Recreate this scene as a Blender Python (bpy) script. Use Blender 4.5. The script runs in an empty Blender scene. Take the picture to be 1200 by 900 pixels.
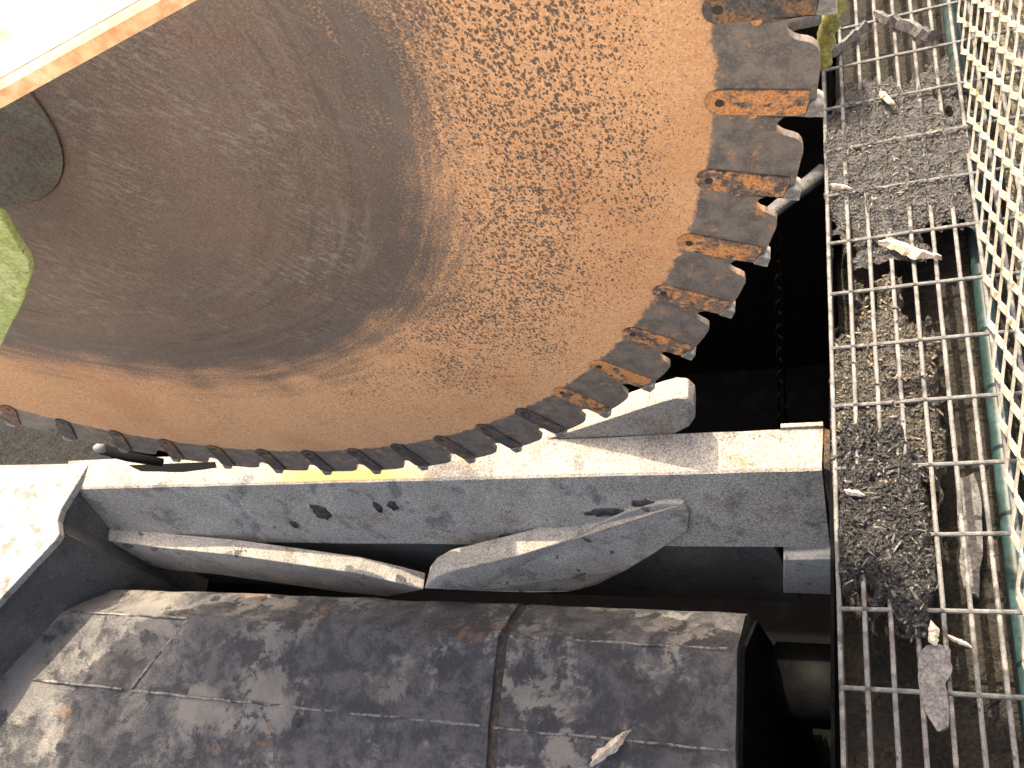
import bpy, bmesh, math, random
from mathutils import Vector, Matrix, noise
random.seed(7)
scene = bpy.context.scene
COL = scene.collection

# ---------------------------------------------------------------- camera
# world axes: X along the blade, Y away from the viewer, Z up; origin = centre of the saw blade
CAM = Vector((1.0084, -0.6365, 0.3476))
RC = Matrix(((0.9021, -0.0662, -0.4264), (0.1611, -0.8650, 0.4751), (-0.4003, -0.4973, -0.7697)))
cd = bpy.data.cameras.new('camera'); cam = bpy.data.objects.new('camera', cd); COL.objects.link(cam)
cd.sensor_width = 36.0; cd.lens = 32.4; cd.clip_start = 0.01; cd.clip_end = 200
right = RC.col[0].normalized(); back = -RC.col[2]; back = (back - right * back.dot(right)).normalized(); up = back.cross(right)
m = Matrix((right, up, back)).transposed().to_4x4(); m.translation = CAM; cam.matrix_world = m
scene.camera = cam

# ---------------------------------------------------------------- light: low-ish sun from behind the blade
TO_SUN = Vector((-0.35, 1.0, 2.0)).normalized()
elev = math.asin(TO_SUN.z)
w = bpy.data.worlds.new('World'); scene.world = w; w.use_nodes = True
wn = w.node_tree; bg = wn.nodes['Background']
sk = wn.nodes.new('ShaderNodeTexSky'); sk.sky_type = 'NISHITA'; sk.sun_disc = False
sk.sun_elevation = elev; sk.sun_rotation = math.atan2(TO_SUN.x, TO_SUN.y)
sk.dust_density = 5.0; sk.ozone_density = 0.3; sk.air_density = 0.7
wn.links.new(sk.outputs[0], bg.inputs[0]); bg.inputs[1].default_value = 0.15
sd = bpy.data.lights.new('sun', 'SUN'); sd.energy = 2.0; sd.angle = math.radians(0.53); sd.color = (1, 0.93, 0.82)
sun = bpy.data.objects.new('sun', sd); COL.objects.link(sun)
sun.rotation_euler = TO_SUN.to_track_quat('Z', 'Y').to_euler()
scene.view_settings.view_transform = 'Standard'; scene.view_settings.look = 'None'
scene.view_settings.gamma = 1; scene.view_settings.exposure = 2.0
scene.view_settings.use_white_balance = True; scene.view_settings.white_balance_temperature = 8000

scene.cycles.use_adaptive_sampling = True; scene.cycles.adaptive_threshold = 0.02; scene.cycles.max_bounces = 5; scene.cycles.diffuse_bounces = 3; scene.cycles.glossy_bounces = 2; scene.cycles.transmission_bounces = 0

# ---------------------------------------------------------------- helpers
def ray(u, v): return RC @ Vector(((u - 600) / 1080, (v - 450) / 1080, 1))
def atz(u, v, z): d = ray(u, v); return CAM + d * ((z - CAM.z) / d.z)
def aty(u, v, y): d = ray(u, v); return CAM + d * ((y - CAM.y) / d.y)
def atx(u, v, x): d = ray(u, v); return CAM + d * ((x - CAM.x) / d.x)

def obj(name, mesh, mat=None, parent=None, smooth=False):
    if isinstance(mesh, bmesh.types.BMesh):
        bmesh.ops.recalc_face_normals(mesh, faces=mesh.faces[:])
        me = bpy.data.meshes.new(name); mesh.to_mesh(me); mesh.free()
    else: me = mesh
    if mat is not None and not me.materials: me.materials.append(mat)
    if smooth:
        for p in me.polygons: p.use_smooth = True
    o = bpy.data.objects.new(name, me); COL.objects.link(o)
    if parent: o.parent = parent
    return o
def empty(name, loc=(0, 0, 0)):
    o = bpy.data.objects.new(name, None); o.empty_display_size = .05; o.location = loc; COL.objects.link(o); return o
def tag(o, label, cat, group=None):
    o['label'] = label; o['category'] = cat
    if group: o['group'] = group
    return o
def structure(o): o['kind'] = 'structure'; return o
def bm_box(bm, lo, hi):
    vs = [bm.verts.new((x, y, z)) for x in (lo[0], hi[0]) for y in (lo[1], hi[1]) for z in (lo[2], hi[2])]
    for f in ((0, 1, 3, 2), (4, 6, 7, 5), (0, 4, 5, 1), (2, 3, 7, 6), (0, 2, 6, 4), (1, 5, 7, 3)): bm.faces.new([vs[i] for i in f])
def box(lo, hi, bev=0):
    bm = bmesh.new(); bm_box(bm, lo, hi)
    if bev: bmesh.ops.bevel(bm, geom=bm.edges[:], offset=bev, segments=2, profile=.6, affect='EDGES')
    return bm
def extrude_poly(pts, vec, bev=0, seg=2):
    """closed solid: the polygon pts and its copy moved by vec"""
    bm = bmesh.new(); vec = Vector(vec)
    a = [bm.verts.new(p) for p in pts]; b = [bm.verts.new(Vector(p) + vec) for p in pts]
    n = len(pts); bm.faces.new(a); bm.faces.new(b[::-1])
    for i in range(n): bm.faces.new((a[i], a[(i + 1) % n], b[(i + 1) % n], b[i]))
    bmesh.ops.recalc_face_normals(bm, faces=bm.faces[:])
    if bev: bmesh.ops.bevel(bm, geom=bm.edges[:], offset=bev, segments=seg, profile=.6, affect='EDGES')
    return bm
def tube(path, r, n=10, closed=True, twist=None):
    bm = bmesh.new(); rings = []
    path = [Vector(p) for p in path]
    for i, p in enumerate(path):
        t = (path[min(i + 1, len(path) - 1)] - path[max(i - 1, 0)]).normalized()
        a = t.orthogonal() if i == 0 else (pa - t * pa.dot(t))
        a.normalize(); pa = a; b = t.cross(a); rr = r[i] if isinstance(r, (list, tuple)) else r
        ring = []
        for k in range(n):
            an = 2 * math.pi * k / n; rk = rr
            if twist: rk = rr * (1 + .22 * math.cos(3 * (an + twist * i)))
            ring.append(bm.verts.new(p + a * math.cos(an) * rk + b * math.sin(an) * rk))
        rings.append(ring)
    for q, s in zip(rings, rings[1:]):
        for k in range(n): bm.faces.new((q[k], q[(k + 1) % n], s[(k + 1) % n], s[k]))
    if closed: bm.faces.new(rings[0][::-1]); bm.faces.new(rings[-1])
    return bm
def subdivide_noise(bm, cuts, amp, freq, seed=0):
    bmesh.ops.triangulate(bm, faces=[f for f in bm.faces if len(f.verts) > 4])
    bmesh.ops.subdivide_edges(bm, edges=bm.edges[:], cuts=cuts, use_grid_fill=True)
    o = Vector((seed * 3.1, seed * 1.7, seed * .9))
    for v in bm.verts:
        v.co += noise.noise_vector(v.co * freq + o) * amp
    return bm

# ---- material helpers
class Mat:
    def __init__(s, name, rough=.7, metal=0, spec=.5):
        s.m = bpy.data.materials.new(name); s.m.use_nodes = True; s.t = s.m.node_tree
        s.p = s.t.nodes['Principled BSDF']; s.set('Roughness', rough); s.set('Metallic', metal); s.set('Specular IOR Level', spec)
        s.tc = s.t.nodes.new('ShaderNodeTexCoord').outputs['Object']
    def set(s, k, v):
        if hasattr(v, 'is_output'): s.t.links.new(v, s.p.inputs[k])
        else: s.p.inputs[k].default_value = v
    def node(s, kind, ins=(), **props):
        n = s.t.nodes.new(kind)
        for k, v in props.items(): setattr(n, k, v)
        for k, v in (ins.items() if isinstance(ins, dict) else enumerate(ins)):
            if v is None: continue
            if hasattr(v, 'is_output'): s.t.links.new(v, n.inputs[k])
            else: n.inputs[k].default_value = v
        return n
    def scale(s, vec, sc):
        return s.node('ShaderNodeMapping', {0: vec or s.tc, 3: sc}).outputs[0]
    def noise(s, scale, detail=4, rough=.55, vec=None, dist=0):
        return s.node('ShaderNodeTexNoise', {'Vector': vec or s.tc, 'Scale': scale, 'Detail': detail, 'Roughness': rough, 'Distortion': dist}).outputs[0]
    def noisec(s, scale, detail=2, vec=None):
        return s.node('ShaderNodeTexNoise', {'Vector': vec or s.tc, 'Scale': scale, 'Detail': detail}).outputs[1]
    def voro(s, scale, vec=None, out=0, rand=1.0, feature='F1'):
        return s.node('ShaderNodeTexVoronoi', {'Vector': vec or s.tc, 'Scale': scale, 'Randomness': rand}, feature=feature).outputs[out]
    def math(s, op, a, b=0.0, clamp=False):
        return s.node('ShaderNodeMath', (a, b), operation=op, use_clamp=clamp).outputs[0]
    def step(s, x, lo, hi, a=0.0, b=1.0):
        return s.node('ShaderNodeMapRange', {0: x, 1: lo, 2: hi, 3: a, 4: b}, interpolation_type='SMOOTHSTEP').outputs[0]
    def mix(s, f, a, b, mode='MIX'):
        n = s.node('ShaderNodeMix', data_type='RGBA', blend_type=mode)
        for i, v in ((0, f), (6, a), (7, b)):
            if hasattr(v, 'is_output'): s.t.links.new(v, n.inputs[i])
            else: n.inputs[i].default_value = (*v, 1) if isinstance(v, tuple) and len(v) == 3 else v
        return n.outputs[2]
    def warp(s, amt, scale, vec=None):
        v = vec or s.tc
        c = s.node('ShaderNodeVectorMath', (s.noisec(scale, 2, v), (.5, .5, .5)), operation='SUBTRACT').outputs[0]
        c = s.node('ShaderNodeVectorMath', {0: c, 3: amt}, operation='SCALE').outputs[0]
        return s.node('ShaderNodeVectorMath', (v, c), operation='ADD').outputs[0]
    def bump(s, h, strength=.5, dist=.002):
        s.set('Normal', s.node('ShaderNodeBump', {'Strength': strength, 'Distance': dist, 'Height': h}).outputs[0])
    def done(s, col=None, rough=None):
        if col is not None: s.set('Base Color', (*col, 1) if isinstance(col, tuple) and len(col) == 3 else col)
        if rough is not None: s.set('Roughness', rough)
        return s.m
def patchy(name, base, blotches, rough=.75, grain=.25, bump=.4, bdist=.002, metal=0, gscale=220, spec=.4, vary=0):
    """base colour, then (colour, noise scale, lo, hi) patches over it, a fine grain and a bump"""
    M = Mat(name, rough, metal, spec); c = base
    hs = None
    if vary:
        oi = M.node('ShaderNodeObjectInfo').outputs['Random']
        off = M.node('ShaderNodeCombineXYZ', (M.math('MULTIPLY', oi, 37.0), M.math('MULTIPLY', oi, 11.0), 0.0)).outputs[0]
        M.tc = M.node('ShaderNodeVectorMath', (M.tc, off), operation='ADD').outputs[0]
        sh = M.math('MULTIPLY', M.math('SUBTRACT', oi, .5), vary)
    for i, (col, sc, lo, hi) in enumerate(blotches):
        n = M.noise(sc, 4, .64, M.node('ShaderNodeVectorMath', (M.tc, (i * 1.7 + .3, i * .9, i * 2.3)), operation='ADD').outputs[0], .3)
        fct = M.step(M.math('ADD', n, sh) if vary else n, lo, hi); c = M.mix(fct, c, col)
        hs = fct if hs is None else M.math('ADD', hs, M.math('MULTIPLY', fct, .5))
    g = M.noise(gscale, 3, .7)
    c = M.mix(grain, c, M.mix(M.step(g, .3, .7), (0, 0, 0), (1, 1, 1)), 'SOFT_LIGHT')
    h = M.math('ADD', M.math('MULTIPLY', g, .6), M.math('MULTIPLY', M.noise(gscale * .2, 5, .6), .8))
    if hs is not None: h = M.math('ADD', h, M.math('MULTIPLY', hs, .4))
    M.bump(h, bump, bdist)
    return M.done(c)

# ---------------------------------------------------------------- materials
RUST = (.56, .265, .115)
def mat_blade():
    M = Mat('rusty_blade_steel', .8, 0, .35)
    flat = M.node('ShaderNodeVectorMath', (M.tc, (1, 0, 1)), operation='MULTIPLY').outputs[0]
    r = M.node('ShaderNodeVectorMath', (flat,), operation='LENGTH').outputs['Value']
    big = M.noise(3.2, 4, .6); mid = M.noise(14, 5, .65)
    rw = M.math('ADD', r, M.math('ADD', M.math('MULTIPLY', M.math('SUBTRACT', big, .5), .20), M.math('MULTIPLY', M.math('SUBTRACT', mid, .5), .09)))
    # ochre rust ring
    grain = M.noise(330, 3, .8); g2 = M.noise(120, 4, .7)
    rust = M.mix(M.step(g2, .25, .75), (.53, .262, .122), (.69, .395, .212))
    rust = M.mix(M.math('MULTIPLY', M.step(grain, .50, .66), .75), rust, (.80, .505, .30))
    rust = M.mix(M.math('MULTIPLY', M.step(grain, .46, .34), .7), rust, (.34, .15, .07))
    rust = M.mix(M.math('MULTIPLY', M.step(M.noise(5, 3, .6), .45, .75), .5), rust, (.46, .20, .085))
    flat2 = M.node('ShaderNodeMapping', {0: flat, 3: (1, 1, .72)}).outputs[0]
    wv = M.warp(.006, 170, flat2)
    ring = M.math('SUBTRACT', 1, M.math('ABSOLUTE', M.math('DIVIDE', M.math('SUBTRACT', r, .70), .17)), True)
    side = M.step(M.node('ShaderNodeSeparateXYZ', (M.tc,)).outputs[0], -.05, .55)
    patch = M.noise(9, 3, .65)
    dens = M.math('ADD', M.math('MULTIPLY', M.math('MULTIPLY', M.math('POWER', ring, .6), M.math('ADD', M.math('MULTIPLY', side, .75), .25)), 1.15), M.math('MULTIPLY', M.math('SUBTRACT', patch, .50), 1.3), True)
    v1 = M.node('ShaderNodeTexVoronoi', {'Vector': wv, 'Scale': 285.0}); rnd = M.node('ShaderNodeSeparateXYZ', (v1.outputs[1],)).outputs[0]
    th1 = M.math('MULTIPLY', dens, M.math('ADD', .22, M.math('MULTIPLY', rnd, .42)))
    s1 = M.step(M.math('SUBTRACT', th1, v1.outputs[0]), -.05, .05)
    v2 = M.node('ShaderNodeTexVoronoi', {'Vector': M.warp(.003, 300, flat2), 'Scale': 450.0}); rnd2 = M.node('ShaderNodeSeparateXYZ', (v2.outputs[1],)).outputs[1]
    th2 = M.math('MULTIPLY', M.math('ADD', M.math('MULTIPLY', patch, .5), M.math('MULTIPLY', dens, .25)), M.math('MULTIPLY', M.math('POWER', rnd2, 2.0), 1.0))
    s2 = M.step(M.math('SUBTRACT', th2, v2.outputs[0]), -.06, .06)
    spots = M.math('MAXIMUM', s1, M.math('MULTIPLY', s2, .85))
    rust = M.mix(spots, rust, M.mix(M.step(grain, .4, .6), (.085, .060, .044), (.17, .115, .08)))
    # worn grey brown centre with scratches
    rot = M.node('ShaderNodeMapping', {0: flat, 2: (0, math.radians(-50), 0)}).outputs[0]
    sc = M.node('ShaderNodeMapping', {0: rot, 3: (1, 1, 3.2)}).outputs[0]
    scr = M.noise(40, 4, .8, sc)
    rot2 = M.node('ShaderNodeMapping', {0: flat, 2: (0, math.radians(-62), 0)}).outputs[0]
    sc2 = M.node('ShaderNodeMapping', {0: rot2, 3: (1, 1, 4)}).outputs[0]
    scr2 = M.noise(55, 4, .78, sc2)
    cen = M.mix(M.step(big, .35, .65), (.108, .074, .058), (.150, .100, .076))
    cen = M.mix(M.math('MULTIPLY', M.step(mid, .52, .70), .55), cen, (.16, .075, .058))
    cen = M.mix(M.math('MULTIPLY', M.step(scr, .50, .60), M.step(M.noise(5, 3, .7), .42, .62)), cen, (.225, .195, .155))
    cen = M.mix(M.math('MULTIPLY', M.step(scr2, .54, .64), .5), cen, (.23, .195, .155))
    cen = M.mix(M.math('MULTIPLY', M.step(scr, .44, .34), .6), cen, (.055, .042, .036))
    cen = M.mix(M.math('MULTIPLY', M.step(grain, .50, .64), .5), cen, (.27, .22, .175))
    cen = M.mix(M.math('MULTIPLY', M.step(grain, .45, .33), .5), cen, (.045, .034, .03))
    cen = M.mix(M.math('MULTIPLY', M.step(g2, .45, .30), .5), cen, (.06, .045, .038))
    sx = M.node('ShaderNodeSeparateXYZ', (flat,)).outputs
    ang = M.math('ARCTAN2', sx[2], sx[0])
    arcv = M.node('ShaderNodeCombineXYZ', (M.math('MULTIPLY', r, 55.0), M.math('MULTIPLY', ang, 2.2), 0.0)).outputs[0]
    arc = M.noise(1.0, 5, .7, arcv)
    cen = M.mix(M.math('MULTIPLY', M.step(arc, .54, .64), M.step(r, .25, .55, 0.0, .55)), cen, (.20, .165, .135))
    cen = M.mix(M.math('MULTIPLY', M.step(arc, .46, .36), M.step(r, .25, .55, 0.0, .6)), cen, (.055, .046, .044))
    rust = M.mix(M.math('MULTIPLY', M.step(arc, .60, .70), .22), rust, (.34, .16, .08))
    # bluish grey worn band just inside the rust
    band = M.math('SUBTRACT', 1, M.math('ABSOLUTE', M.math('DIVIDE', M.math('SUBTRACT', rw, .565), .075)), True)
    cen = M.mix(M.math('MULTIPLY', band, .55), cen, (.095, .082, .078))
    fr = M.step(M.math('ADD', rw, M.math('MULTIPLY', M.math('SUBTRACT', grain, .5), .22)), M.math('ADD', .555, M.math('MULTIPLY', M.math('SUBTRACT', arc, .5), .22)), M.math('ADD', .675, M.math('MULTIPLY', M.math('SUBTRACT', arc, .5), .22)))
    col = M.mix(fr, cen, rust)
    # grey steel rim with rust streaks
    ang = M.node('ShaderNodeMapping', {0: flat, 3: (1, 1, 1)}).outputs[0]
    rim = M.mix(M.step(M.noise(45, 5, .7), .35, .65), (.095, .086, .082), (.19, .162, .14))
    rim = M.mix(M.step(M.noise(38, 6, .72, M.node('ShaderNodeVectorMath', (flat, (3, 1, 2)), operation='ADD').outputs[0]), .56, .64), rim, (.40, .19, .085))
    rim = M.mix(M.math('MULTIPLY', M.step(grain, .52, .66), .6), rim, (.30, .225, .175))
    rim = M.mix(M.math('MULTIPLY', M.step(grain, .42, .32), .6), rim, (.035, .03, .03))
    rim = M.mix(M.math('MULTIPLY', M.step(g2, .58, .70), .55), rim, (.36, .20, .12))
    re = M.step(M.math('ADD', r, M.math('MULTIPLY', M.math('SUBTRACT', M.noise(70, 4, .7), .5), .022)), .866, .871)
    col = M.mix(re, col, rim)
    h = M.math('SUBTRACT', M.math('ADD', M.math('MULTIPLY', grain, .5), M.math('MULTIPLY', g2, .6)), M.math('MULTIPLY', M.voro(115, flat), -.4))
    M.bump(h, .55, .0016)
    rr = M.mix(re, (.85,) * 3, (.5,) * 3); rr = M.mix(fr, (.55,) * 3, rr)
    return M.done(col, rr)
MB_BLADE = mat_blade()
M_SHANK = patchy('rusty_tooth_shank', (.50, .215, .08, 1), [((.58, .30, .15), 60, .5, .7), ((.17, .115, .085), 60, .46, .60), ((.075, .066, .062), 75, .53, .62)], .75, .6, .8, .0015, gscale=330, vary=.06)
M_TIP = patchy('worn_tip_steel', (.20, .19, .18, 1), [((.36, .33, .29), 60, .5, .65), ((.30, .15, .08), 50, .58, .66)], .5, .4, .4, .001, .3)
M_HOLE = Mat('dark_pin', .8).done((.03, .022, .018))
M_HUB = patchy('dark_olive_hub', (.098, .080, .064, 1), [((.115, .105, .074), 12, .45, .62), ((.13, .085, .07), 20, .55, .68)], .7, .4, .3, .001)
M_LIME = patchy('weathered_lime_paint', (.27, .33, .11, 1), [((.35, .41, .17), 30, .45, .62), ((.17, .13, .09), 24, .60, .66), ((.10, .16, .06), 55, .62, .7)], .6, .45, .5, .002)
M_BEAM = patchy('dusty_grey_beam', (.285, .266, .232, 1), [((.34, .318, .278), 9, .42, .62), ((.165, .16, .158), 17, .53, .68), ((.25, .205, .16), 13, .56, .68), ((.12, .115, .105), 45, .66, .72)], .8, .7, .6, .0014, gscale=300)
M_FOOT_LIT = patchy('foot_grey_lit_tone', (.42, .42, .39, 1), [((.5, .49, .45), 20, .45, .6), ((.2, .18, .16), 30, .58, .68)], .8, .4, .4, .001)
M_BEAM_DIRTY = patchy('stained_grey_brace', (.28, .262, .232, 1), [((.34, .325, .29), 14, .45, .62), ((.19, .165, .14), 16, .54, .68), ((.08, .07, .062), 26, .64, .70)], .8, .6, .5, .0016, gscale=300)
M_RUSTYEND = patchy('brown_rusted_end', (.085, .062, .042, 1), [((.16, .085, .045), 22, .5, .65), ((.03, .027, .024), 28, .55, .65)], .85, .5, .7, .003)
M_WHITE = patchy('chalky_white_paint', (.24, .24, .23, 1), [((.29, .29, .275), 8, .45, .6), ((.14, .135, .125), 22, .52, .66), ((.07, .07, .063), 60, .66, .70)], .7, .35, .4, .0015)
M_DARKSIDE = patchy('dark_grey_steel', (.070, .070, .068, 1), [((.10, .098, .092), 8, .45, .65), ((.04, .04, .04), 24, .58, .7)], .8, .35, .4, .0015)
M_BOARD = patchy('cream_paint', (.29, .27, .225, 1), [((.36, .34, .30), 14, .4, .6), ((.22, .165, .10), 40, .54, .68), ((.04, .05, .07), 150, .70, .73)], .6, .3, .3, .001)
M_BOARDEDGE = patchy('rusty_edge', (.60, .33, .17, 1), [((.72, .48, .28), 40, .45, .65), ((.42, .20, .09), 60, .6, .7)], .8, .4, .4, .001)
M_GREASE = Mat('black_grease', .4, 0, .5); M_GREASE.bump(M_GREASE.noise(260, 4, .7), .8, .003)
M_GREASE = M_GREASE.done(M_GREASE.mix(M_GREASE.step(M_GREASE.noise(90), .4, .7), (.018, .016, .015), (.07, .055, .045)))
M_BLACK = Mat('matte_black', .9, 0, .05).done((.008, .008, .0085))
def mat_block():
    M = Mat('greasy_cast_housing', .6, 0, .5)
    n1 = M.noise(6.5, 6, .7, None, .3); n2 = M.noise(22, 5, .75, None, .2); n3 = M.noise(260, 3, .7); n4 = M.noise(9, 5, .6, M.node('ShaderNodeVectorMath', (M.tc, (4, 2, 7)), operation='ADD').outputs[0])
    x = M.node('ShaderNodeSeparateXYZ', (M.tc,)).outputs[0]
    paint = M.mix(M.step(n4, .4, .62), (.17, .167, .16), (.24, .23, .21))
    paint = M.mix(M.math('MULTIPLY', M.step(n2, .58, .68), .6), paint, (.29, .25, .18))
    film = M.mix(M.step(n2, .4, .6), (.040, .042, .048), (.10, .10, .106))
    paint = M.mix(M.step(n1, .58, .47), paint, M.mix(M.step(n3, .35, .65), (.085, .085, .087), (.165, .16, .155)))
    k = M.math('ADD', M.math('MULTIPLY', n1, .6), M.math('MULTIPLY', n2, .4))
    k = M.math('SUBTRACT', k, M.math('MULTIPLY', M.step(x, -.6, .2), .06))
    g = M.step(k, .505, .460)
    c = M.mix(g, paint, film)
    c = M.mix(M.math('MULTIPLY', M.step(M.noise(7, 4, .7, M.node('ShaderNodeVectorMath', (M.tc, (9, 5, 1)), operation='ADD').outputs[0]), .64, .70), .7), c, (.20, .115, .07))
    c = M.mix(M.math('MULTIPLY', M.step(n3, .6, .72), .4), c, (.24, .235, .22))
    M.bump(M.math('ADD', M.math('ADD', M.math('MULTIPLY', n3, .5), M.math('MULTIPLY', M.noise(70, 4, .75), 1.4)), M.math('MULTIPLY', n2, 1.0)), 1, .007)
    return M.done(c, M.mix(g, (.85,) * 3, (.68,) * 3))
M_BLOCK = mat_block()
M_GALV = patchy('galvanised_bar', (.125, .128, .132, 1), [((.21, .205, .19), 40, .48, .66), ((.085, .08, .075), 55, .52, .64), ((.045, .04, .034), 25, .54, .62)], .6, .4, .4, .001, gscale=500)
M_MESH = patchy('pale_galvanised_mesh', (.36, .335, .27, 1), [((.43, .405, .34), 20, .45, .6), ((.28, .38, .39), 9, .58, .66), ((.20, .155, .08), 30, .58, .66)], .6, .3, .2, .0005)
M_SOIL = patchy('dark_wet_soil', (.018, .0155, .011, 1), [((.034, .028, .020), 18, .5, .65), ((.009, .0085, .008), 11, .52, .62), ((.08, .066, .05), 70, .68, .73)], .7, .7, 1, .008, gscale=160)
def mat_mud(name, a, b, chips):
    M = Mat(name, .5, 0, .6); n = M.noise(75, 4, .75); f = M.noise(420, 3, .8); v = M.voro(210)
    c = M.mix(M.step(n, .35, .65), a, b)
    c = M.mix(M.math('MULTIPLY', M.step(f, .60, .70), .8), c, chips)
    M.bump(M.math('ADD', M.math('MULTIPLY', n, 1.2), M.math('ADD', M.math('MULTIPLY', f, .5), v)), 1, .006)
    return M.done(c, M.mix(M.step(n, .4, .6), (.22,) * 3, (.6,) * 3))
M_MUD_GREY = mat_mud('grey_sludge', (.036, .037, .040), (.092, .091, .093), (.17, .165, .155))
M_MUD_TAN = mat_mud('tan_crusty_sludge', (.028, .026, .023), (.095, .085, .072), (.24, .20, .15))
M_MUD_DARK = mat_mud('dark_wet_sludge', (.012, .0125, .014), (.038, .037, .037), (.10, .092, .08))
M_WOOD = patchy('pale_split_wood', (.58, .47, .36, 1), [((.70, .62, .52), 60, .45, .6), ((.28, .19, .13), 70, .58, .66)], .8, .4, .6, .001)
M_STICK = patchy('weathered_grey_wood', (.12, .118, .12, 1), [((.175, .17, .168), 40, .45, .65), ((.09, .085, .08), 50, .56, .68)], .8, .5, .6, .002)
M_ROPE = patchy('green_twisted_rope', (.12, .135, .04, 1), [((.20, .215, .075), 90, .45, .62), ((.09, .09, .03), 60, .56, .66)], .85, .4, .4, .001)
M_TEAL = patchy('teal_painted_pipe', (.02, .05, .052, 1), [((.04, .085, .09), 25, .45, .62), ((.025, .03, .03), 30, .55, .66)], .45, .3, .2, .001)
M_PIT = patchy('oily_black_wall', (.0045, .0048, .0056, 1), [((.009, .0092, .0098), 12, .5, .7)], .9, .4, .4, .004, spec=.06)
M_STEELGREY = patchy('blue_grey_steel', (.20, .215, .23, 1), [((.30, .31, .32), 24, .45, .62), ((.09, .09, .09), 30, .57, .68)], .6, .4, .3, .001)
M_ARM = patchy('dull_blue_grey_steel', (.09, .095, .105, 1), [((.15, .155, .16), 24, .45, .62), ((.05, .05, .05), 30, .57, .68)], .7, .4, .3, .001)
M_BOUNCE = patchy('pale_bounce_concrete', (.60, .58, .535, 1), [((.66, .64, .59), 1.3, .45, .6), ((.46, .44, .40), 2.7, .56, .68)], .9, .3, .3, .004, gscale=40)
M_LIT_GROUND = patchy('beige_lit_ground', (.17, .155, .125, 1), [((.24, .22, .18), 30, .5, .62), ((.09, .095, .07), 12, .52, .64)], .9, .6, 1, .006, gscale=160)
M_CHAIN = patchy('oily_chain_steel', (.0016, .0016, .0018, 1), [((.003, .003, .003), 40, .5, .65)], .85, .4, .3, .001, spec=.03)
M_OIL = Mat('black_oily_water', .08, 0, .5); M_OIL.bump(M_OIL.noise(14, 3, .5), .25, .01); M_OIL = M_OIL.done((.006, .007, .009))
M_GRAVEL = patchy('dark_gravel', (.010, .0105, .011, 1), [((.026, .026, .026), 90, .52, .62)], .85, .7, 1, .01, gscale=140)

# ---------------------------------------------------------------- the pit, soil and ledge (setting)
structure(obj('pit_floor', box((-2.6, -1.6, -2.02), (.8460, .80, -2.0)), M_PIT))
structure(obj('pit_wall_back', box((-2.6, .80, -2.3), (.8460, .86, -.45)), M_PIT))  # carried up past the pit edge as added shade for the pit floor
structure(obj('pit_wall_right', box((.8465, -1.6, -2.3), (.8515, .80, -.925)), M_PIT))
def ground_grid(x0, x1, y0, y1, z, nx, ny, amp, freq, seed):
    bm = bmesh.new(); o = Vector((seed, seed * 2.3, 0)); g = []
    for j in range(ny + 1):
        for i in range(nx + 1):
            p = Vector((x0 + (x1 - x0) * i / nx, y0 + (y1 - y0) * j / ny, z))
            p.z += amp * noise.fractal(p * freq + o, .8, 2.1, 5); g.append(bm.verts.new(p))
    for j in range(ny):
        for i in range(nx):
            a = j * (nx + 1) + i; bm.faces.new((g[a], g[a + 1], g[a + nx + 2], g[a + nx + 1]))
    return bm
structure(obj('soil_ground', ground_grid(.852, 1.115, -1.6, 2.2, -.985, 40, 260, .018, 9, 2), M_SOIL, smooth=True))
structure(obj('lit_ground_strip', ground_grid(1.115, 2.2, -1.6, 2.2, -.975, 90, 260, .014, 14, 4), M_LIT_GROUND, smooth=True))  # lighter ground tone, painted to read as sunlit ground beyond the mesh
yb = bmesh.new()
for x0, x1, y0, y1 in ((-60, 2.2, -60, -1.6), (2.2, 60, -60, 60), (-60, -2.6, -1.6, .86), (-60, 2.2, 2.2, 60), (-60, .852, .86, 2.2)):
    yb.faces.new([yb.verts.new(p) for p in ((x0, y0, -.96), (x1, y0, -.96), (x1, y1, -.96), (x0, y1, -.96))])
structure(obj('bounce_ground', yb, M_BOUNCE))  # unseen pale ground sheet, added to bounce sunlight onto the blade's shaded face
structure(obj('gravel_ledge', ground_grid(-2.4, -.80, .075, .79, -1.045, 90, 50, .012, 30, 5), M_GRAVEL, smooth=True))

# ---------------------------------------------------------------- saw blade
N = 55; DT = 360 / N; G0 = -17.18
T = .008
def pol(r, deg): a = math.radians(deg); return (r * math.cos(a), r * math.sin(a))
blade = tag(empty('saw_blade', (0, 0, 0)), 'huge round saw blade coated in orange rust with a notched grey rim', 'saw blade')
# outline of one tooth, offsets in degrees clockwise from the gullet
PROF = [(-.66, .9555), (-.72, .946), (-.73, .938), (-.60, .9305), (-.30, .9268), (.05, .9256), (.38, .9272), (.62, .9315), (.76, .937), (.87, .943),
        (1.02, .9480), (1.28, .9512), (1.62, .9530), (2.0, .9540), (2.6, .9546), (3.4, .9550), (4.2, .9552), (4.9, .9553), (5.5, .9555)]
def blade_plate():
    bm = bmesh.new(); out = []; inn = []
    for k in range(N):
        for i, (off, r) in enumerate(PROF):
            inn.append(pol(1, G0 - k * DT - (-.66 + DT * i / len(PROF))))
            x, z = pol(r + random.uniform(-.0006, .0006), G0 - k * DT - off); out.append((x, z))
    n = len(out); layers = []
    for y in (0, T):
        vo = [bm.verts.new((x, y, z)) for x, z in out]
        vi = [bm.verts.new((x * .885, y, z * .885)) for x, z in inn]
        vc = [bm.verts.new((x * .3, y, z * .3)) for x, z in inn]
        c = bm.verts.new((0, y, 0)); layers.append(vo)
        for i in range(n):
            j = (i + 1) % n
            bm.faces.new((vo[i], vo[j], vi[j], vi[i])); bm.faces.new((vi[i], vi[j], vc[j], vc[i])); bm.faces.new((vc[i], vc[j], c))
    a, b = layers
    for i in range(n): j = (i + 1) % n; bm.faces.new((a[i], b[i], b[j], a[j]))
    return bm
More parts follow.
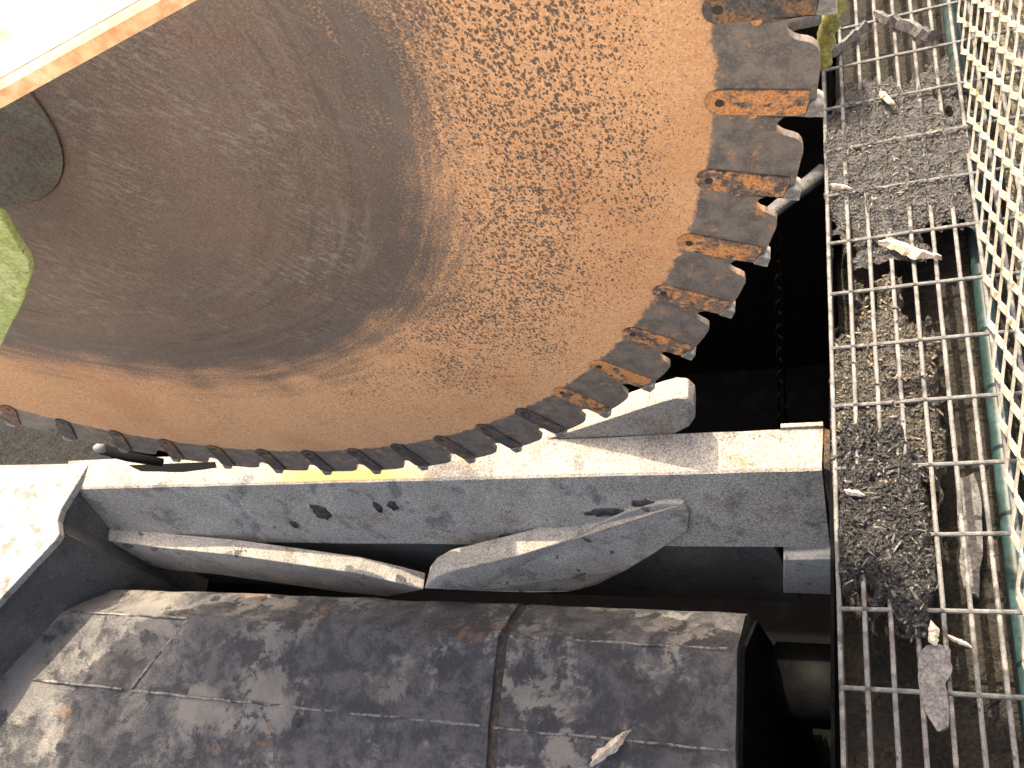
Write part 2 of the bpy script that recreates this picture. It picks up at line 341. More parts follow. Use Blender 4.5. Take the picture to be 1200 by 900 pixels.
obj('blade_plate', blade_plate(), MB_BLADE, blade)
def shank_mesh():
    # along local +X (radius), width along local Z
    pts = []; hw = .0140
    for i in range(9):
        a = math.radians(90 + 180 * i / 8); pts.append((.8745 + hw * math.cos(a), -.0032, hw * math.sin(a)))
    pts += [(.942, -.0032, -hw), (.9485, -.0032, -hw * .75), (.9500, -.0032, hw * .4), (.9485, -.0032, hw)]
    bm = extrude_poly(pts, (0, .0030, 0), .0012, 2); me = bpy.data.meshes.new('tooth_shank')
    bmesh.ops.recalc_face_normals(bm, faces=bm.faces[:]); bm.to_mesh(me); bm.free(); me.materials.append(M_SHANK); return me
def tip_mesh():
    pts = [(.9480, -.0045, -.0140), (.9640, -.0045, -.0150), (.9625, -.0045, .0000), (.9560, -.0045, .0040), (.9505, -.0045, .0020)]
    bm = extrude_poly(pts, (0, T + .009, 0), .001, 1); me = bpy.data.meshes.new('tooth_tip')
    bmesh.ops.recalc_face_normals(bm, faces=bm.faces[:]); bm.to_mesh(me); bm.free(); me.materials.append(M_TIP); return me
def lump_mesh(name, c, r, mat, flat=.5):
    bm = bmesh.new(); bmesh.ops.create_icosphere(bm, subdivisions=2, radius=r)
    for v in bm.verts: v.co *= 1 + .25 * noise.noise(v.co * 130); v.co.y *= flat; v.co += Vector(c)
    me = bpy.data.meshes.new(name); bm.to_mesh(me); bm.free(); me.materials.append(mat); return me
def pin_mesh():
    bm = bmesh.new(); bmesh.ops.create_cone(bm, cap_ends=True, segments=14, radius1=.0042, radius2=.0042, depth=.0012)
    bmesh.ops.rotate(bm, verts=bm.verts, matrix=Matrix.Rotation(math.pi / 2, 3, 'X'))
    bmesh.ops.translate(bm, verts=bm.verts, vec=(.8735, -.0031, .0005))
    me = bpy.data.meshes.new('pin'); bm.to_mesh(me); bm.free(); me.materials.append(M_HOLE); return me
M_SHANK_SOOT = patchy('sooty_tooth_shank', (.20, .105, .055, 1), [((.09, .075, .066), 30, .40, .52), ((.05, .045, .044), 60, .50, .60)], .75, .6, .8, .0015, gscale=330, vary=.14)
me_s, me_t, me_p, me_r = shank_mesh(), tip_mesh(), pin_mesh(), lump_mesh('rivet', (.902, -.0012, -.0150), .0050, M_SHANK)
me_soot = me_s.copy(); me_soot.materials.clear(); me_soot.materials.append(M_SHANK_SOOT)
for k in range(N):
    a = G0 - k * DT + 1.72
    s = obj('tooth_shank', me_s, None, blade); s.rotation_euler = (0, -math.radians(a + random.uniform(-.08, .08)), 0)
    if k >= 7:
        s.data = me_soot
    t = obj('tooth_tip', me_t, None, s); pn = obj('pin', me_p, None, s); rv = obj('rivet', me_r, None, s)
# hub flange and shaft stub
def disc(r, y0, y1, n=64, bev=.004):
    bm = bmesh.new(); bmesh.ops.create_cone(bm, cap_ends=True, segments=n, radius1=r, radius2=r, depth=abs(y1 - y0))
    bmesh.ops.rotate(bm, verts=bm.verts, matrix=Matrix.Rotation(math.pi / 2, 3, 'X')); bmesh.ops.translate(bm, verts=bm.verts, vec=(0, (y0 + y1) / 2, 0))
    if bev: bmesh.ops.bevel(bm, geom=[e for e in bm.edges if all(len(f.verts) > 4 for f in e.link_faces) or any(len(f.verts) > 4 for f in e.link_faces)], offset=bev, segments=2, affect='EDGES')
    return bm
hub = obj('hub_flange', disc(.176, -.003, -.0002, 64, .0014), M_HUB, blade)
obj('axle', disc(.06, .0082, .5, 32, .002), M_DARKSIDE, blade)

# ---------------------------------------------------------------- support beam
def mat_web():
    m = M_BEAM.copy(); m.name = 'dusty_beam_with_painted_glow'; M = Mat.__new__(Mat); M.m = m; M.t = m.node_tree; M.p = M.t.nodes['Principled BSDF']
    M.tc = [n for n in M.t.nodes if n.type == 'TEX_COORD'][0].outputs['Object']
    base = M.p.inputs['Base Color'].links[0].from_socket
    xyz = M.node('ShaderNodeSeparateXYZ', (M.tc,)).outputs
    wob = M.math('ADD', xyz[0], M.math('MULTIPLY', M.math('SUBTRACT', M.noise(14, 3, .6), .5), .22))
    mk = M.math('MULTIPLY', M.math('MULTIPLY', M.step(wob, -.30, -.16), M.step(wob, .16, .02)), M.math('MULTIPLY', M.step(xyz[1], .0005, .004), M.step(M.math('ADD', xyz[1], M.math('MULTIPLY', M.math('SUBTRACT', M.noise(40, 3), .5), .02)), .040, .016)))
    M.set('Base Color', M.mix(M.math('MULTIPLY', mk, .85), base, (.36, .235, .075)))  # painted warm glow: light bounced off the blade's back, put into the colour
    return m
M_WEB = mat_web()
beam = tag(empty('support_beam', (0, 0, -1.6)), 'dusty grey steel beam running across under the bottom teeth of the saw blade', 'beam')
beam.location = (0, 0, 0)
XL, XR = -.855, .825
def prism_x(prof, x0, x1, nseg=1, dx0=None, dx1=None):
    bm = bmesh.new(); rings = []
    for i in range(nseg + 1):
        t = i / nseg
        rings.append([bm.verts.new((x0 + (x1 - x0) * t + (dx0[k] * (1 - t) if dx0 else 0) + (dx1[k] * t if dx1 else 0), p[0], p[1])) for k, p in enumerate(prof)])
    n = len(prof)
    for a, b in zip(rings, rings[1:]):
        for k in range(n): bm.faces.new((a[k], a[(k + 1) % n], b[(k + 1) % n], b[k]))
    bm.faces.new(rings[0]); bm.faces.new(rings[-1][::-1]); bmesh.ops.recalc_face_normals(bm, faces=bm.faces[:])
    return bm
# (y, z): rear top edge, ridge, small bevel, foot of the front web, underside
prof = [(.064, -.984), (.004, -1.000), (-.0005, -1.0035), (-.056, -1.185), (-.040, -1.192), (.030, -1.030), (.064, -1.030)]
bb = prism_x(prof, XL, XR, 40, dx1=[.004, 0, 0, -.012, -.012, 0, .004])
for v in bb.verts:
    v.co += noise.noise_vector(v.co * 14) * .0014
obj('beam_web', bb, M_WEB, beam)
obj('end_lip', box((.765, .0645, -1.028), (.830, .072, -.978), .002), M_BEAM, beam)
# brown rusted end plate
e0 = [(.8275, .064, -.985), (.8275, .000, -1.003), (.8155, -.058, -1.19), (.8155, .060, -1.24)]
obj('end_plate', subdivide_noise(extrude_poly(e0, (.030, 0, -.01)), 3, .006, 30, 4), M_RUSTYEND, beam)
ft = [aty(918, 656, -.066), aty(982, 655, -.066), aty(982, 697, -.066), aty(918, 695, -.066)]
obj('foot_block', extrude_poly(ft, (0, .05, 0), .003), M_FOOT_LIT, beam)  # paler than the beam: the light on this block is put into its colour
obj('underside_plate', box((.46, -.035, -1.40), (.80, -.025, -1.195), .001), M_BLACK, beam)
# upper lug behind the blade
lug = [aty(u, v, .066) for u, v in [(606, 526), (650, 512), (700, 496), (745, 481), (776, 471), (792, 467), (806, 468), (814, 476), (815, 490), (808, 500), (790, 509), (762, 522), (735, 519), (700, 514), (660, 516)]]
obj('lug', extrude_poly(lug, (0, .036, .006), .004), M_BEAM, beam)
# lower diagonal brace: starts on the web at the right, stands off it at the left
WN = Vector((0, -.957, .29)); WP = Vector((0, -.0005, -1.0035))
def on_web(u, v, off):
    d = ray(u, v); return CAM + d * ((off - (CAM - WP).dot(WN)) / d.dot(WN))
def stand(u): return .007 + .085 * max(0, (690 - u) / 193) ** .8
lo = [(497, 690), (505, 680), (522, 671), (560, 662), (610, 650), (668, 632), (700, 616), (735, 600), (775, 590), (800, 590), (808, 602), (806, 622), (770, 647), (735, 668), (700, 685), (668, 694), (620, 695), (560, 693)]
obj('brace', extrude_poly([on_web(u, v, stand(u)) for u, v in lo], (.006, .046, .004), .003), M_BEAM_DIRTY, beam)
# left rib
def yr(u): return -.060 - .075 * (u - 75) / 420
ri = [(74, 622), (84, 620), (130, 634), (200, 643), (270, 650), (340, 660), (420, 672), (470, 684), (496, 691), (455, 699), (400, 694), (330, 684), (260, 674), (200, 668), (140, 656), (100, 645), (80, 637)]
obj('rib', extrude_poly([aty(u, v, yr(u)) for u, v in ri], (.0, .034, .005), .002), M_BEAM_DIRTY, beam)
for u, v, s in [(100, 627, 9), (122, 631, 10), (152, 636, 11), (182, 640, 10)]:
    p = aty(u, v, yr(u) + .006)
    bm = bmesh.new(); bmesh.ops.create_icosphere(bm, subdivisions=3, radius=.00125 * s)
    for q in bm.verts: q.co *= 1 + .4 * noise.noise(q.co * 90 + p * 50); q.co.z *= .6; q.co.x *= 1.3; q.co += p
    obj('weld_blob', bm, M_RUSTYEND, beam, True)
# dark lower web seen between rib and beam
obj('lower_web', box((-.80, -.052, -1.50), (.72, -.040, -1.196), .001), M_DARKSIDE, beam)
# grease spots on the web
for u, v, rx, rz, sd_ in [(377, 600, .023, .030, 1), (345, 614, .011, .014, 2), (443, 594, .010, .019, 3), (460, 592, .012, .016, 4), (712, 600, .050, .012, 5), (755, 590, .026, .010, 6), (598, 628, .030, .010, 7)]:
    d = ray(u, v); n_ = Vector((0, -.957, .29)); p0 = Vector((0, -.0005, -1.0035)); t = (p0 - CAM).dot(n_) / d.dot(n_); c = CAM + d * t
    bm = bmesh.new(); ex = Vector((1, 0, 0)); ez = n_.cross(ex) * -1; K = 30; ring = []; top = []
    for k in range(K):
        a = 2 * math.pi * k / K; q = 1 + .45 * noise.noise(Vector((math.cos(a) * 2.2, math.sin(a) * 2.2, sd_ * 5.3)))
        d2 = ex * math.cos(a) * rx * q + ez * math.sin(a) * rz * q
        ring.append(bm.verts.new(c + d2 - n_ * .003)); top.append(bm.verts.new(c + d2 * .8 + n_ * (.0028 + .001 * math.sin(k * 2.1))))
    cc = bm.verts.new(c + n_ * .0035)
    for k in range(K): j = (k + 1) % K; bm.faces.new((ring[k], ring[j], top[j], top[k])); bm.faces.new((top[k], top[j], cc))
    obj('grease_spot', bm, M_GREASE, beam, True)
TN = Vector((0, -.258, .966)); TP = Vector((0, .004, -1.0))
def on_top(u, v, off):
    d = ray(u, v); return CAM + d * ((off - (CAM - TP).dot(TN)) / d.dot(TN))
# black sheet standing in for a dark gap, and guide pin under the blade at the left
gap_pts = [on_top(u, v, .0008) for u, v in [(150, 545), (200, 543), (252, 541), (254, 548), (215, 553), (165, 552)]]
obj('dark_gap_patch', extrude_poly(gap_pts, (0, 0, -.004), .0005), M_BLACK, beam)
pin = obj('guide_pin', tube([aty(118, 526, .02), aty(150, 535, .02), aty(190, 542, .02)], [.011, .011, .009], 14), M_BLACK, beam, True)
obj('pin_head', lump_mesh('pin_head', aty(117, 525, .008), .013, M_WHITE, .8), None, pin, True)

# ---------------------------------------------------------------- white block at the left
wb = tag(empty('end_block', (0, 0, 0)), 'sunlit white painted steel block at the left end of the grey beam', 'steel block')
zt = -.985
wq = [atz(u, v, zt) for u, v in [(104, 543), (94, 560), (71, 597), (67, 610), (69, 626), (64, 634), (40, 659), (0, 702)]]
wp = [(-1.75, .072)] + [(p.x, p.y) for p in wq] + [(-1.22, -.72), (-1.75, -.72)]
obj('top_plate', extrude_poly([(x, y, zt) for x, y in wp], (0, 0, -.018), .003), M_WHITE, wb)
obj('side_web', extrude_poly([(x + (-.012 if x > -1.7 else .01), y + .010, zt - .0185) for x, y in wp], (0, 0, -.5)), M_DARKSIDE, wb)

# ---------------------------------------------------------------- greasy cast housing in front
hs = tag(empty('cast_housing', (0, 0, 0)), 'long grease-smeared grey cast housing lying in front of the beam', 'machine housing')
hp = [(-.158, -1.235), (-.166, -1.215), (-.238, -1.152), (-.250, -1.149), (-.395, -1.150), (-.404, -1.1525), (-.66, -1.192), (-.66, -1.9), (-.158, -1.9)]
def housing(prof, x0, x1, nseg, amp, dx0=None, dx1=None, sink=0):
    pr = [(y, z - (sink if i < 7 else 0)) for i, (y, z) in enumerate(prof)]
    dense = []
    for i, p in enumerate(pr):
        q = pr[(i + 1) % len(pr)]; L = math.hypot(q[0] - p[0], q[1] - p[1]); k = max(1, int(L / .018)) if i < 6 else 1
        for s in range(k): dense.append((p[0] + (q[0] - p[0]) * s / k, p[1] + (q[1] - p[1]) * s / k))
    def skew(tab):
        return [tab[0] + tab[1] * (-(y) - .16) for y, z in dense] if tab else None
    bm = prism_x(dense, x0, x1, nseg, skew(dx0), skew(dx1))
    for v in bm.verts:
        if v.co.z > -1.3: v.co.z += noise.fractal(v.co * 11, 1, 2, 4) * amp; v.co.y += noise.noise(v.co * 9) * amp * .7
    return bm
obj('panel', housing(hp, -.452, .243, 44, .0045, (0, -.58), (0, .05)), M_BLOCK, hs)
obj('panel', housing(hp, .262, .672, 28, .0045, (0, .05), (0, .03), .001), M_BLOCK, hs)
obj('panel', housing(hp, -1.02, -.456, 34, .0045, (.06, -.62), (0, -.58), .003), M_BLOCK, hs)
obj('joint_strip', housing([(y, z) for y, z in hp], .2425, .2625, 2, .003, (0, .05), (0, .05), .008), M_GREASE, hs)
obj('end_cap', extrude_poly([(.677, -.162, -1.262), (.6785, -.24, -1.165), (.681, -.400, -1.165), (.688, -.655, -1.205), (.688, -.655, -1.9), (.677, -.162, -1.9)], (.006, 0, 0), .001), M_PIT, hs)
# bolt head and grease lumps on the housing
for u, v, s in [(350, 845, 9)]:
    p = atz(u, v, -1.157); bm = bmesh.new(); bmesh.ops.create_icosphere(bm, subdivisions=3, radius=.0016 * s)
    for q in bm.verts: q.co *= 1 + .35 * noise.noise(q.co * 70); q.co.z *= .7; q.co += p
    obj('grease_lump', bm, M_GREASE, hs, True)

M_SEAM = patchy('pale_weld_bead', (.16, .155, .145, 1), [((.25, .24, .21), 40, .45, .6), ((.05, .05, .055), 30, .5, .6)], .7, .4, .6, .002)
def bead(pts, r, name='weld_seam'):
    path = []
    for a, b in zip(pts, pts[1:]):
        k = max(2, int((Vector(b) - Vector(a)).length / .006))
        for q in range(k): path.append(Vector(a).lerp(Vector(b), q / k))
    path.append(Vector(pts[-1]))
    rs = [r * (.75 + .5 * abs(noise.noise(p * 60))) for p in path]
    path = [p + noise.noise_vector(p * 25) * .002 for p in path]
    obj(name, tube(path, rs, 7), M_SEAM, hs, True)
bead([(-.90, -.400, -1.153), (-.62, -.400, -1.153)], .0035); bead([(-.59, -.401, -1.152), (.24, -.400, -1.151)], .0035); bead([(.265, -.400, -1.152), (.67, -.398, -1.152)], .003)
bead([(-.96, -.243, -1.152), (-.50, -.243, -1.151)], .003); bead([(.27, -.243, -1.151), (.66, -.243, -1.152)], .003)
bead([(-.497, -.245, -1.149), (-.592, -.398, -1.150)], .0045)
# black round roller beyond the housing's right end
rl = tag(empty('black_roller', (0, 0, 0)), 'black oily round roller in the dark gap right of the cast housing', 'roller')
M_ROLL = patchy('oily_black_roller', (.003, .0033, .004, 1), [((.005, .005, .006), 18, .5, .65)], .6, .3, .3, .002, spec=.1)
obj('roller_body', tube([(.685, -.22, -1.46), (.842, -.22, -1.46)], .075, 40), M_ROLL, rl, True)

# ---------------------------------------------------------------- walkway grating
GZ = -.87
gr = tag(empty('walkway_grating', (.86, 0, 0)), 'galvanised steel walkway grating with rectangular openings right of the saw pit', 'grating')
gr.rotation_euler = (0, 0, math.radians(1.15)); gr.location = (.8588, 0, GZ)
PITCH = .0303; Y0, Y1 = -1.0, 1.6
def share(name, bm, mat):
    bmesh.ops.recalc_face_normals(bm, faces=bm.faces[:]); me = bpy.data.meshes.new(name); bm.to_mesh(me); bm.free(); me.materials.append(mat); return me
bmx = bmesh.new(); segs = 70; ringp = None
hw, dp = .0029, .028
for i in range(segs + 1):
    y = Y0 + (Y1 - Y0) * i / segs; j = noise.noise(Vector((0, y * 9, 3))) * .0006; k = noise.noise(Vector((5, y * 14, 3))) * .0005
    ring = [bmx.verts.new(p) for p in ((-hw + j, y, -.001), (-hw * .5 + j, y, k), (hw * .5 + j, y, k), (hw + j, y, -.001), (hw * .75 + j, y, -dp), (-hw * .75 + j, y, -dp))]
    if ringp:
        for q in range(6): bmx.faces.new((ringp[q], ringp[(q + 1) % 6], ring[(q + 1) % 6], ring[q]))
    ringp = ring
me_bar = share('bearing_bar', bmx, M_GALV)
for i in range(16):
    b = obj('bearing_bar', me_bar, None, gr); b.location = (i * PITCH, (i * .37) % .21 - .1, random.uniform(-.0008, .0008)); b.rotation_euler = (0, 0, random.uniform(-.0008, .0008))
L = PITCH * 15 + .004
me_rod = share('cross_rod', tube([(x, 0, noise.noise(Vector((x * 30, 0, 0))) * .0007) for x in [L * i / 30 for i in range(31)]], .0031, 8), M_GALV)
y = -.936 - .0125
for i in range(26):
    b = obj('cross_rod', me_rod, None, gr); b.location = (0, .0379 + (i - 9) * .0985, -.0012); b.rotation_euler = (0, 0, random.uniform(-.006, .006))

# expanded metal guard panel standing on the grating
gp = tag(empty('mesh_guard_panel', (1.066, 0, GZ)), 'pale expanded metal guard panel standing upright at the right edge', 'mesh panel')
def expanded(y0, y1, z0, z1, LW, SW, w, t):
    bm = bmesh.new(); ny = int((y1 - y0) / LW) + 1; nz = int((z1 - z0) / (SW / 2)) + 1
    def seg(a, b):
        d = (b - a).normalized(); n = Vector((1, 0, 0)); s = d.cross(n) * w / 2; up_ = n * t / 2
        tl = Vector((.0006, 0, 0))
        vs = [bm.verts.new(p) for p in (a - s - up_ - tl, a + s - up_ + tl, a + s + up_ + tl, a - s + up_ - tl, b - s - up_ - tl, b + s - up_ + tl, b + s + up_ + tl, b - s + up_ - tl)]
        for f in ((0, 1, 5, 4), (1, 2, 6, 5), (2, 3, 7, 6), (3, 0, 4, 7), (0, 3, 2, 1), (4, 5, 6, 7)): bm.faces.new([vs[i] for i in f])
    for j in range(nz):
        for i in range(ny):
            o = LW / 2 if j % 2 else 0
            z = z0 + j * SW / 2; yy = y0 + i * LW + o
            def pt(dy, dz):
                q = Vector((0, yy + dy, z + dz)); q.x = .006 * noise.noise(Vector((q.y * 3, q.z * 5, 1.0))); return q
            seg(pt(-.06 * LW, 0), pt(.06 * LW, 0))
            seg(pt(.06 * LW, 0), pt(.44 * LW, SW / 2)); seg(pt(-.06 * LW, 0), pt(-.44 * LW, SW / 2))
    return bm
obj('expanded_mesh', expanded(-.62, 1.35, .004, .80, .078, .046, .0080, .003), M_MESH, gp)
gp.rotation_euler = (0, math.radians(17), 0)

# teal pipe under the grating
tag(obj('teal_pipe', tube([(1.066 + .012 * (.45 - y) , y, -.962) for y in [1.5 - .1 * i for i in range(24)]], .0145, 18), M_TEAL, None, True), 'teal painted pipe running beneath the walkway grating beside the mesh panel', 'pipe')

# ---------------------------------------------------------------- sludge on and under the grating
def heap_z(x, y, cx, cy, ax, ay, z0, h, seed, amp, freq, ridge):
    a, b = (x - cx) / ax, (y - cy) / ay
    rr = math.hypot(a, b) + .55 * noise.noise(Vector((a * 2.1, b * 2.1, seed))) + .22 * noise.noise(Vector((a * 9, b * 9, seed)))
    q = max(0, 1 - rr * rr); k = min(1, q * 4)
    z = z0 + h * min(1, q * 1.7) ** .7
    z += amp * k * (noise.fractal(Vector((x, y, seed)) * freq, .8, 2.2, 6) + .55 * noise.noise(Vector((x, y, seed)) * freq * 5.5) + .5 * abs(noise.noise(Vector((x, y, seed + 3)) * freq * 2.6)))
    if ridge:
        lx = (x - .8588) + y * .0201; fx = abs(((lx / PITCH + .5) % 1) - .5) * PITCH
        fy = abs((((y - .0379) / .0985 + .5) % 1) - .5) * .0985
        z += ridge * max(math.exp(-(fx / .0042) ** 2), math.exp(-(fy / .0045) ** 2)) * k
    return rr, z
def heap(cx, cy, ax, ay, z0, h, nx, ny, seed, amp, freq, cut=None, ridge=0):
    bm = bmesh.new(); g = {}
    for j in range(ny + 1):
        for i in range(nx + 1):
            x, y = cx + ax * (-1 + 2 * i / nx), cy + ay * (-1 + 2 * j / ny)
            rr, z = heap_z(x, y, cx, cy, ax, ay, z0, h, seed, amp, freq, ridge)
            if rr < 1.02 and (cut is None or x > cut + .006 * noise.noise(Vector((0, y * 30, seed)))): g[i, j] = bm.verts.new((x, y, z))
    for (i, j) in list(g):
        ks = [(i, j), (i + 1, j), (i + 1, j + 1), (i, j + 1)]
        if all(k in g for k in ks): bm.faces.new([g[k] for k in ks])
    bmesh.ops.delete(bm, geom=[v for v in bm.verts if not v.link_faces], context='VERTS')
    return bm
def mud(label, *a, mat, cut=None, ridge=0, n=0, bits=None):
    o = tag(obj('sludge_heap', heap(*a, cut=cut, ridge=ridge), mat, None, True), label, 'sludge')
    cx, cy, ax, ay, z0, h, nx, ny, seed, amp, freq = a; rnd = random.Random(seed); bm = bmesh.new(); c = 0
    while c < n:
        x, y = cx + ax * rnd.uniform(-1, 1), cy + ay * rnd.uniform(-1, 1)
        rr, z = heap_z(x, y, cx, cy, ax, ay, z0, h, seed, amp, freq, ridge)
        if rr > .97 or x < (cut or -9) + .004: continue
        c += 1; L_ = rnd.choice((.004, .006, .006, .009, .013, .018)) * rnd.uniform(.7, 1.2); W_ = min(L_ * .8, rnd.uniform(.0018, .0045)); H_ = W_ * rnd.uniform(.5, 1)
        mt = Matrix.Translation((x, y, z + H_ * .3)) @ Matrix.Rotation(rnd.uniform(0, 6.3), 4, 'Z') @ Matrix.Rotation(rnd.uniform(-.5, .5), 4, 'Y') @ Matrix.Rotation(rnd.uniform(-.6, .6), 4, 'X')
        vs = [bm.verts.new(mt @ Vector(p)) for p in ((-L_ / 2, -W_ * .3, 0), (-L_ * .2, -W_ / 2, 0), (L_ / 2, -W_ * .15, 0), (L_ * .35, W_ / 2, 0), (-L_ * .3, W_ * .5, 0), (0, 0, H_), (L_ * .1, 0, -H_))]
        for q in range(5): bm.faces.new((vs[q], vs[(q + 1) % 5], vs[5])); bm.faces.new((vs[(q + 1) % 5], vs[q], vs[6]))
    if n: d_ = obj('debris', bm, bits, o); d_['kind'] = 'stuff'
    return o
M_BITS_GREY = patchy('grey_wood_crumbs', (.11, .105, .10, 1), [((.24, .22, .195), 45, .5, .6), ((.045, .042, .04), 60, .5, .6)], .8, .4, .3, .001)
M_BITS_TAN = patchy('tan_wood_crumbs', (.13, .108, .082, 1), [((.30, .25, .185), 45, .5, .6), ((.05, .042, .034), 60, .5, .6)], .8, .4, .3, .001)
mud('flat grey sludge smeared over the far part of the walkway grating', .958, .505, .128, .215, GZ - .022, .016, 190, 300, 3.3, .0030, 60, mat=M_MUD_GREY, cut=.846, ridge=.008, n=420, bits=M_BITS_GREY)
mud('tan crusty sludge heaped through the sunlit grating openings', .920, .045, .082, .225, GZ - .032, .026, 130, 260, 8.1, .008, 60, mat=M_MUD_TAN, cut=.853, n=520, bits=M_BITS_TAN)
mud('dark wet sludge covering the near left edge of the grating', .915, -.135, .066, .155, GZ - .012, .020, 130, 220, 5.7, .008, 55, mat=M_MUD_DARK, cut=.866, n=220, bits=M_BITS_GREY)

# wood chips and debris
def chip(label, p, L, W, H, rz, mat, seed, cat='wood chip', name='wood_chip', group=None, ry=0, n=14, pointy=True):
    """split shard: slanted torn ends, a ridge, ragged long edges"""
    rnd = random.Random(seed * 11); bm = bmesh.new(); top = []; bot = []
    for i in range(n + 1):
        t = i / n; x = (t - .5) * L; k = min(1, t * 4 + .25) * (min(1, (1 - t) * 2.6 + .12) if pointy else 1)
        w0 = W * .5 * k * rnd.uniform(.75, 1.1); w1 = W * .5 * k * rnd.uniform(.75, 1.1); o = W * .3 * noise.noise(Vector((t * 2.2, seed, 4)))
        h = H * (.55 + .45 * rnd.random()) * (.4 + .6 * k)
        top.append([bm.verts.new(q) for q in ((x, -w0 + o, 0), (x + rnd.uniform(-.1, .1) * W, -w0 * .35 + o, h), (x + rnd.uniform(-.1, .1) * W, w1 * .5 + o, h * rnd.uniform(.6, 1)), (x, w1 + o, 0), (x, o, -H * .35))])
    for a, b in zip(top, top[1:]):
        for q in range(5): bm.faces.new((a[q], a[(q + 1) % 5], b[(q + 1) % 5], b[q]))
    bm.faces.new(top[0][::-1]); bm.faces.new(top[-1])
    o = obj(name, bm, mat); o.location = p; o.rotation_euler = (0, ry, rz)
    return tag(o, label, cat, group)
chip('splintered pale wood chip lying across the middle of the grating', atz(1066, 294, GZ + .008), .095, .020, .014, -.45, M_WOOD, 1)
chip('thin pale wood sliver at the pit-side edge of the grating', atz(986, 219, GZ + .006), .040, .007, .006, -.45, M_WOOD, 2)
chip('small bright wood chip on the far grey sludge', atz(1040, 116, GZ + .010), .042, .012, .008, -1.0, M_WOOD, 3)
chip('upright split wood chip resting on the greasy cast housing', atz(716, 876, -1.138), .085, .020, .016, .80, M_WOOD, 4)
chip('little pale chip at the top of the grey slab on the grating', atz(1094, 742, GZ + .006), .030, .014, .010, 1.7, M_WOOD, 5)
chip('thin straw-coloured splinter at the lower grating openings', atz(1125, 752, GZ - .004), .035, .006, .005, -.5, M_WOOD, 9)
chip('pale splinter in the dark wet sludge beside the beam end', atz(1002, 578, GZ + .012), .028, .009, .008, -.3, M_WOOD, 6)
chip('thick weathered grey stick lying on the far end of the grating', (atz(1030, 14, GZ + .008) + atz(1088, 47, GZ + .008)) / 2, .135, .024, .020, -.82, M_STICK, 7, 'stick', 'stick', pointy=False)
chip('short grey broken stick beside the green rope', atz(990, 52, GZ + .008), .10, .018, .016, .75, M_STICK, 8, 'stick', 'stick', pointy=False)
# flat grey slab on the lower grating
sl = [atz(u, v, GZ + .004) for u, v in [(1077, 765), (1085, 757), (1100, 754), (1113, 762), (1117, 782), (1108, 800), (1113, 830), (1112, 850), (1098, 856), (1088, 842), (1078, 818), (1076, 790)]]
tag(obj('grey_slab', subdivide_noise(extrude_poly(sl, (0, 0, -.006)), 2, .003, 60, 2), M_STICK), 'flat grey slab of bark on the nearest grating openings', 'bark')
sl = [atz(u, v, -.955) for u, v in [(1120, 560), (1140, 556), (1150, 590), (1152, 650), (1146, 700), (1130, 690), (1124, 640)]]
tag(obj('grey_slab', subdivide_noise(extrude_poly(sl, (0, 0, -.012)), 2, .004, 40, 5), M_STICK), 'grey slab of bark lying under the grating next to the teal pipe', 'bark')

# green rope hanging behind the blade
rp = [aty(u, v, .16) for u, v in [(992, -40), (986, -14), (979, 8), (972, 30), (967, 52), (963, 78)]]
path = []
for a, b in zip(rp, rp[1:]):
    for s in range(10): path.append(a.lerp(b, s / 10))
tag(obj('twisted_rope', tube(path, .0085, 15, True, .22), M_ROPE, None, True), 'yellow green twisted rope hanging behind the top right tooth', 'rope')
# grey-blue pipe end and clamp arm behind the teeth
arm = [atz(u, v, -.955) for u, v in [(880, 268), (915, 240), (945, 217), (966, 200)]]
tag(obj('clamp_arm', tube(arm, [.012, .013, .014, .015], 14), M_ARM, None, True), 'blue grey steel arm reaching from behind the teeth to the grating edge', 'steel arm')
arm = [aty(u, v, .30) for u, v in [(905, 32), (935, 22), (985, 12)]]
tag(obj('clamp_arm', tube(arm, .012, 14), M_ARM, None, True), 'blue grey steel rod behind the topmost tooth beside the rope', 'steel rod')

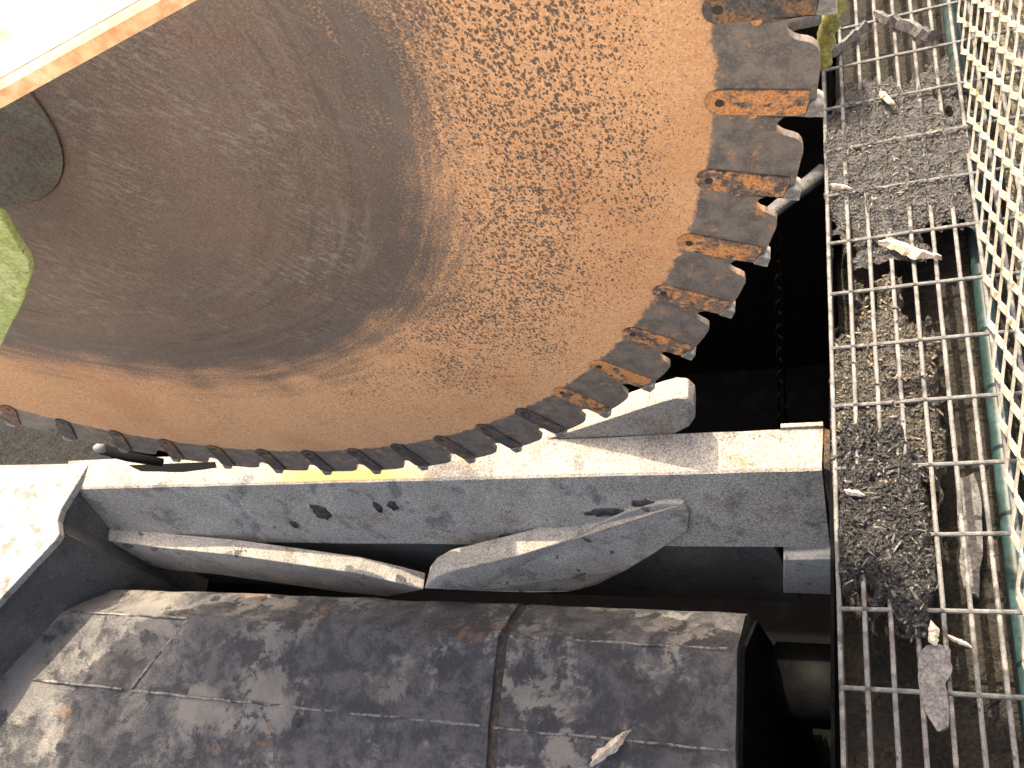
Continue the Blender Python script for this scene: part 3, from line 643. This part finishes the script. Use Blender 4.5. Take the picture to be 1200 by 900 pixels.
ch = tag(empty('hanging_chain', (0, 0, 0)), 'dark chain hanging in the black pit between the blade and the grating', 'chain')
c0, c1 = aty(913, 285, .46), aty(917, 515, .30); NL = 17; cdir = (c1 - c0) / NL
def link_mesh():
    bm = bmesh.new(); Lh, Wh, rr_ = cdir.length * .62, .009, .0028; loop = []
    for k in range(20):
        a = 2 * math.pi * k / 20; loop.append(Vector((Wh * math.sin(a), 0, (Lh - Wh) * (1 if math.cos(a) > 0 else -1) + Wh * math.cos(a))))
    rings = []
    for k, p in enumerate(loop):
        t = (loop[(k + 1) % 20] - loop[k - 1]).normalized(); nn = Vector((0, 1, 0)); bb_ = t.cross(nn)
        rings.append([bm.verts.new(p + nn * rr_ * math.cos(q) + bb_ * rr_ * math.sin(q)) for q in [2 * math.pi * i / 6 for i in range(6)]])
    for k in range(20):
        a, b = rings[k], rings[(k + 1) % 20]
        for i in range(6): bm.faces.new((a[i], a[(i + 1) % 6], b[(i + 1) % 6], b[i]))
    return share('chain_link', bm, M_CHAIN)
me_l = link_mesh(); qz = cdir.to_track_quat('Z', 'Y')
for k in range(NL + 1):
    l = obj('chain_link', me_l, None, ch); l.location = c0 + cdir * k; l.rotation_mode = 'QUATERNION'
    l.rotation_quaternion = qz @ Matrix.Rotation(math.pi / 2 * (k % 2) + .5, 3, 'Z').to_quaternion()

# ---------------------------------------------------------------- things in the near upper left
fb = tag(empty('flat_bar', (0, 0, 0)), 'sunlit cream flat bar with orange rusty edge crossing the upper left corner', 'flat bar')
a, b = atz(0, 91, .25), atz(190, -16, .25); d = (b - a).normalized(); nrm = Vector((-d.y, d.x, 0))
A, B = a - d * .5, b + d * .25
obj('bar_top', extrude_poly([A, B, B + nrm * .075, A + nrm * .075], (0, 0, -.004), .0006), M_BOARD, fb)
obj('rusty_edge', extrude_poly([A + Vector((0, 0, -.0002)) - nrm * .0062, B + Vector((0, 0, -.0002)) - nrm * .0062, B - nrm * .0002 + Vector((0, 0, -.0002)), A - nrm * .0002 + Vector((0, 0, -.0002))], (0, 0, -.0045), .0004), M_BOARDEDGE, fb)
lp = [(-120, 225), (-30, 245), (2, 258), (16, 284), (30, 303), (38, 322), (30, 346), (14, 380), (-6, 420), (-120, 520)]
tag(obj('lime_lever', subdivide_noise(extrude_poly([aty(u, v, -.17) for u, v in lp], (0, .012, 0), .003), 2, .003, 35, 3), M_LIME), 'weathered lime green lever end poking in at the left edge', 'lever')
